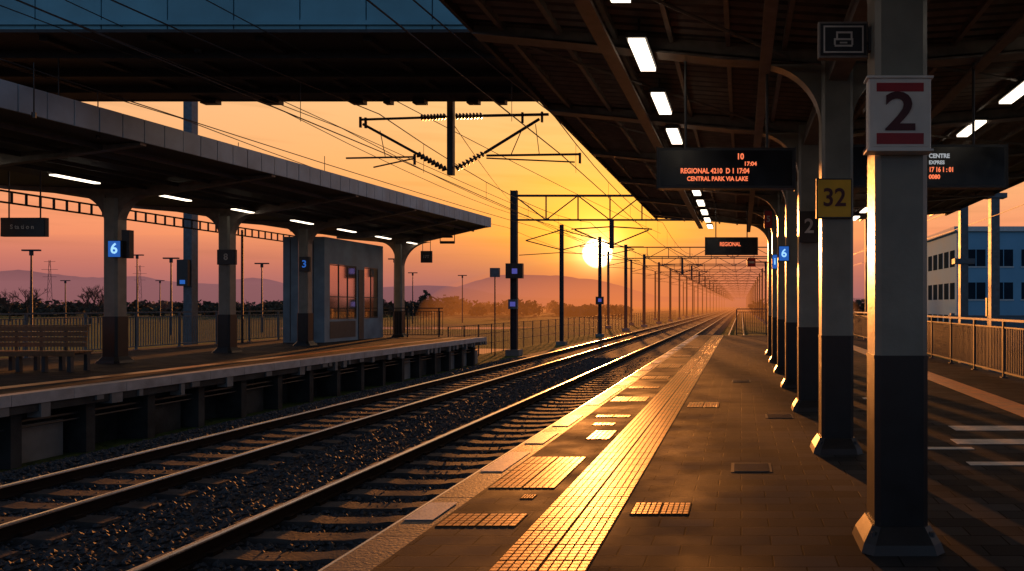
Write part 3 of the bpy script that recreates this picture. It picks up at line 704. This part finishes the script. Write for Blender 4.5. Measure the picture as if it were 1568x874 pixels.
glow_mist('glow_mist',(c.x*.75,c.y,0,SA*.8),(70,360,18),.0019,(1.0,.25,.04))

# ------------------------------------------------------------- world
w=bpy.data.worlds.new('World'); S.world=w; w.use_nodes=True; nt=w.node_tree; N=nt.nodes; L=nt.links; N.clear()
try: w.cycles.sampling_method='MANUAL'; w.cycles.sample_map_resolution=1024
except Exception: pass
out=N.new('ShaderNodeOutputWorld'); bg=N.new('ShaderNodeBackground'); L.new(bg.outputs[0],out.inputs[0])
tc=N.new('ShaderNodeTexCoord'); sep=N.new('ShaderNodeSeparateXYZ'); L.new(tc.outputs['Generated'],sep.inputs[0])
def ramp(els):
    r=N.new('ShaderNodeValToRGB'); cr=r.color_ramp
    cr.elements[0].position=els[0][0]; cr.elements[0].color=lin(*els[0][1]); cr.elements[1].position=els[-1][0]; cr.elements[1].color=lin(*els[-1][1])
    for p,c_ in els[1:-1]: e=cr.elements.new(p); e.color=lin(*c_)
    return r
rf=ramp([(0,(.56,.15,.12)),(.04,(.76,.21,.13)),(.09,(.92,.31,.16)),(.16,(.97,.44,.19)),(.26,(.95,.54,.27)),(.38,(.6,.42,.30)),(.6,(.16,.17,.22)),(1,(.035,.05,.09))])
rb=ramp([(0,(.15,.18,.24)),(.1,(.17,.24,.36)),(.3,(.14,.22,.34)),(.7,(.04,.065,.11)),(1,(.03,.05,.09))])
L.new(sep.outputs['Z'],rf.inputs[0]); L.new(sep.outputs['Z'],rb.inputs[0])
sd=Vector((-math.sin(SA)*math.cos(EL),math.cos(SA)*math.cos(EL),math.sin(EL)))
dot=N.new('ShaderNodeVectorMath'); dot.operation='DOT_PRODUCT'; dot.inputs[1].default_value=sd; L.new(tc.outputs['Generated'],dot.inputs[0])
fr=N.new('ShaderNodeMapRange'); fr.inputs[1].default_value=-.1; fr.inputs[2].default_value=.7; fr.interpolation_type='SMOOTHSTEP'; L.new(dot.outputs['Value'],fr.inputs[0])
mx=N.new('ShaderNodeMix'); mx.data_type='RGBA'; L.new(fr.outputs[0],mx.inputs[0]); L.new(rb.outputs[0],mx.inputs[6]); L.new(rf.outputs[0],mx.inputs[7])
def math_(op,a,b=None):
    n=N.new('ShaderNodeMath'); n.operation=op
    for i,v in enumerate((a,b)):
        if v is None: continue
        if isinstance(v,(int,float)): n.inputs[i].default_value=v
        else: L.new(v,n.inputs[i])
    return n.outputs[0]
cl=math_('MAXIMUM',dot.outputs['Value'],0.0)
cur=mx.outputs[2]
def addglow(fac,col):
    global cur
    n=N.new('ShaderNodeVectorMath'); n.operation='SCALE'; n.inputs[0].default_value=col; L.new(fac,n.inputs['Scale'])
    a=N.new('ShaderNodeVectorMath'); a.operation='ADD'; L.new(cur,a.inputs[0]); L.new(n.outputs[0],a.inputs[1]); cur=a.outputs[0]
# thin cloud modulation first, sun glow on top
mp=N.new('ShaderNodeMapping'); mp.inputs['Scale'].default_value=(2.5,2.5,40); L.new(tc.outputs['Generated'],mp.inputs[0])
nz=N.new('ShaderNodeTexNoise'); nz.inputs['Scale'].default_value=2.2; nz.inputs['Detail'].default_value=4; L.new(mp.outputs[0],nz.inputs[0])
cm=N.new('ShaderNodeMapRange'); cm.inputs[1].default_value=.5; cm.inputs[2].default_value=.8; cm.inputs[3].default_value=1.0; cm.inputs[4].default_value=.84; L.new(nz.outputs['Fac'],cm.inputs[0])
sc=N.new('ShaderNodeVectorMath'); sc.operation='SCALE'; L.new(cur,sc.inputs[0]); L.new(cm.outputs[0],sc.inputs['Scale'])
cur=sc.outputs[0]
addglow(math_('POWER',cl,14.0),(.12,.04,-.08))
addglow(math_('POWER',cl,120.0),(.35,.20,-.05))
addglow(math_('POWER',cl,600.0),(.9,.42,.05))
addglow(math_('POWER',cl,2600.0),(2.2,1.35,.55))
dsc=N.new('ShaderNodeMapRange'); dsc.inputs[1].default_value=math.cos(math.radians(1.2)); dsc.inputs[2].default_value=math.cos(math.radians(.95)); L.new(dot.outputs['Value'],dsc.inputs[0])
addglow(dsc.outputs[0],(10,7.5,4.5))
sky=N.new('ShaderNodeTexSky'); sky.sky_type='NISHITA'; sky.sun_disc=False; sky.sun_elevation=EL; sky.sun_rotation=-SA; sky.air_density=1.5; sky.dust_density=3
ns=N.new('ShaderNodeVectorMath'); ns.operation='SCALE'; ns.inputs['Scale'].default_value=.005; L.new(sky.outputs[0],ns.inputs[0])
fa=N.new('ShaderNodeVectorMath'); fa.operation='ADD'; L.new(cur,fa.inputs[0]); L.new(ns.outputs[0],fa.inputs[1])
L.new(fa.outputs[0],bg.inputs[0]); bg.inputs[1].default_value=1.0
# sun lamp
sl=bpy.data.lights.new('sun','SUN'); sl.energy=7; sl.angle=math.radians(.8); sl.color=(1,.33,.07)
EL2=math.radians(5.0); sd2=Vector((-math.sin(SA)*math.cos(EL2),math.cos(SA)*math.cos(EL2),math.sin(EL2)))
so=bpy.data.objects.new('sun',sl); S.collection.objects.link(so); so.rotation_euler=sd2.to_track_quat('Z','Y').to_euler()
# camera
cd=bpy.data.cameras.new('camera'); co=bpy.data.objects.new('camera',cd); S.collection.objects.link(co)
cd.sensor_width=36; cd.lens=1100/1568*36; cd.shift_x=-351/1568; cd.shift_y=31/1568; cd.clip_start=.05; cd.clip_end=20000
co.location=(0,0,CAMH); co.rotation_euler=(math.pi/2,0,0); S.camera=co
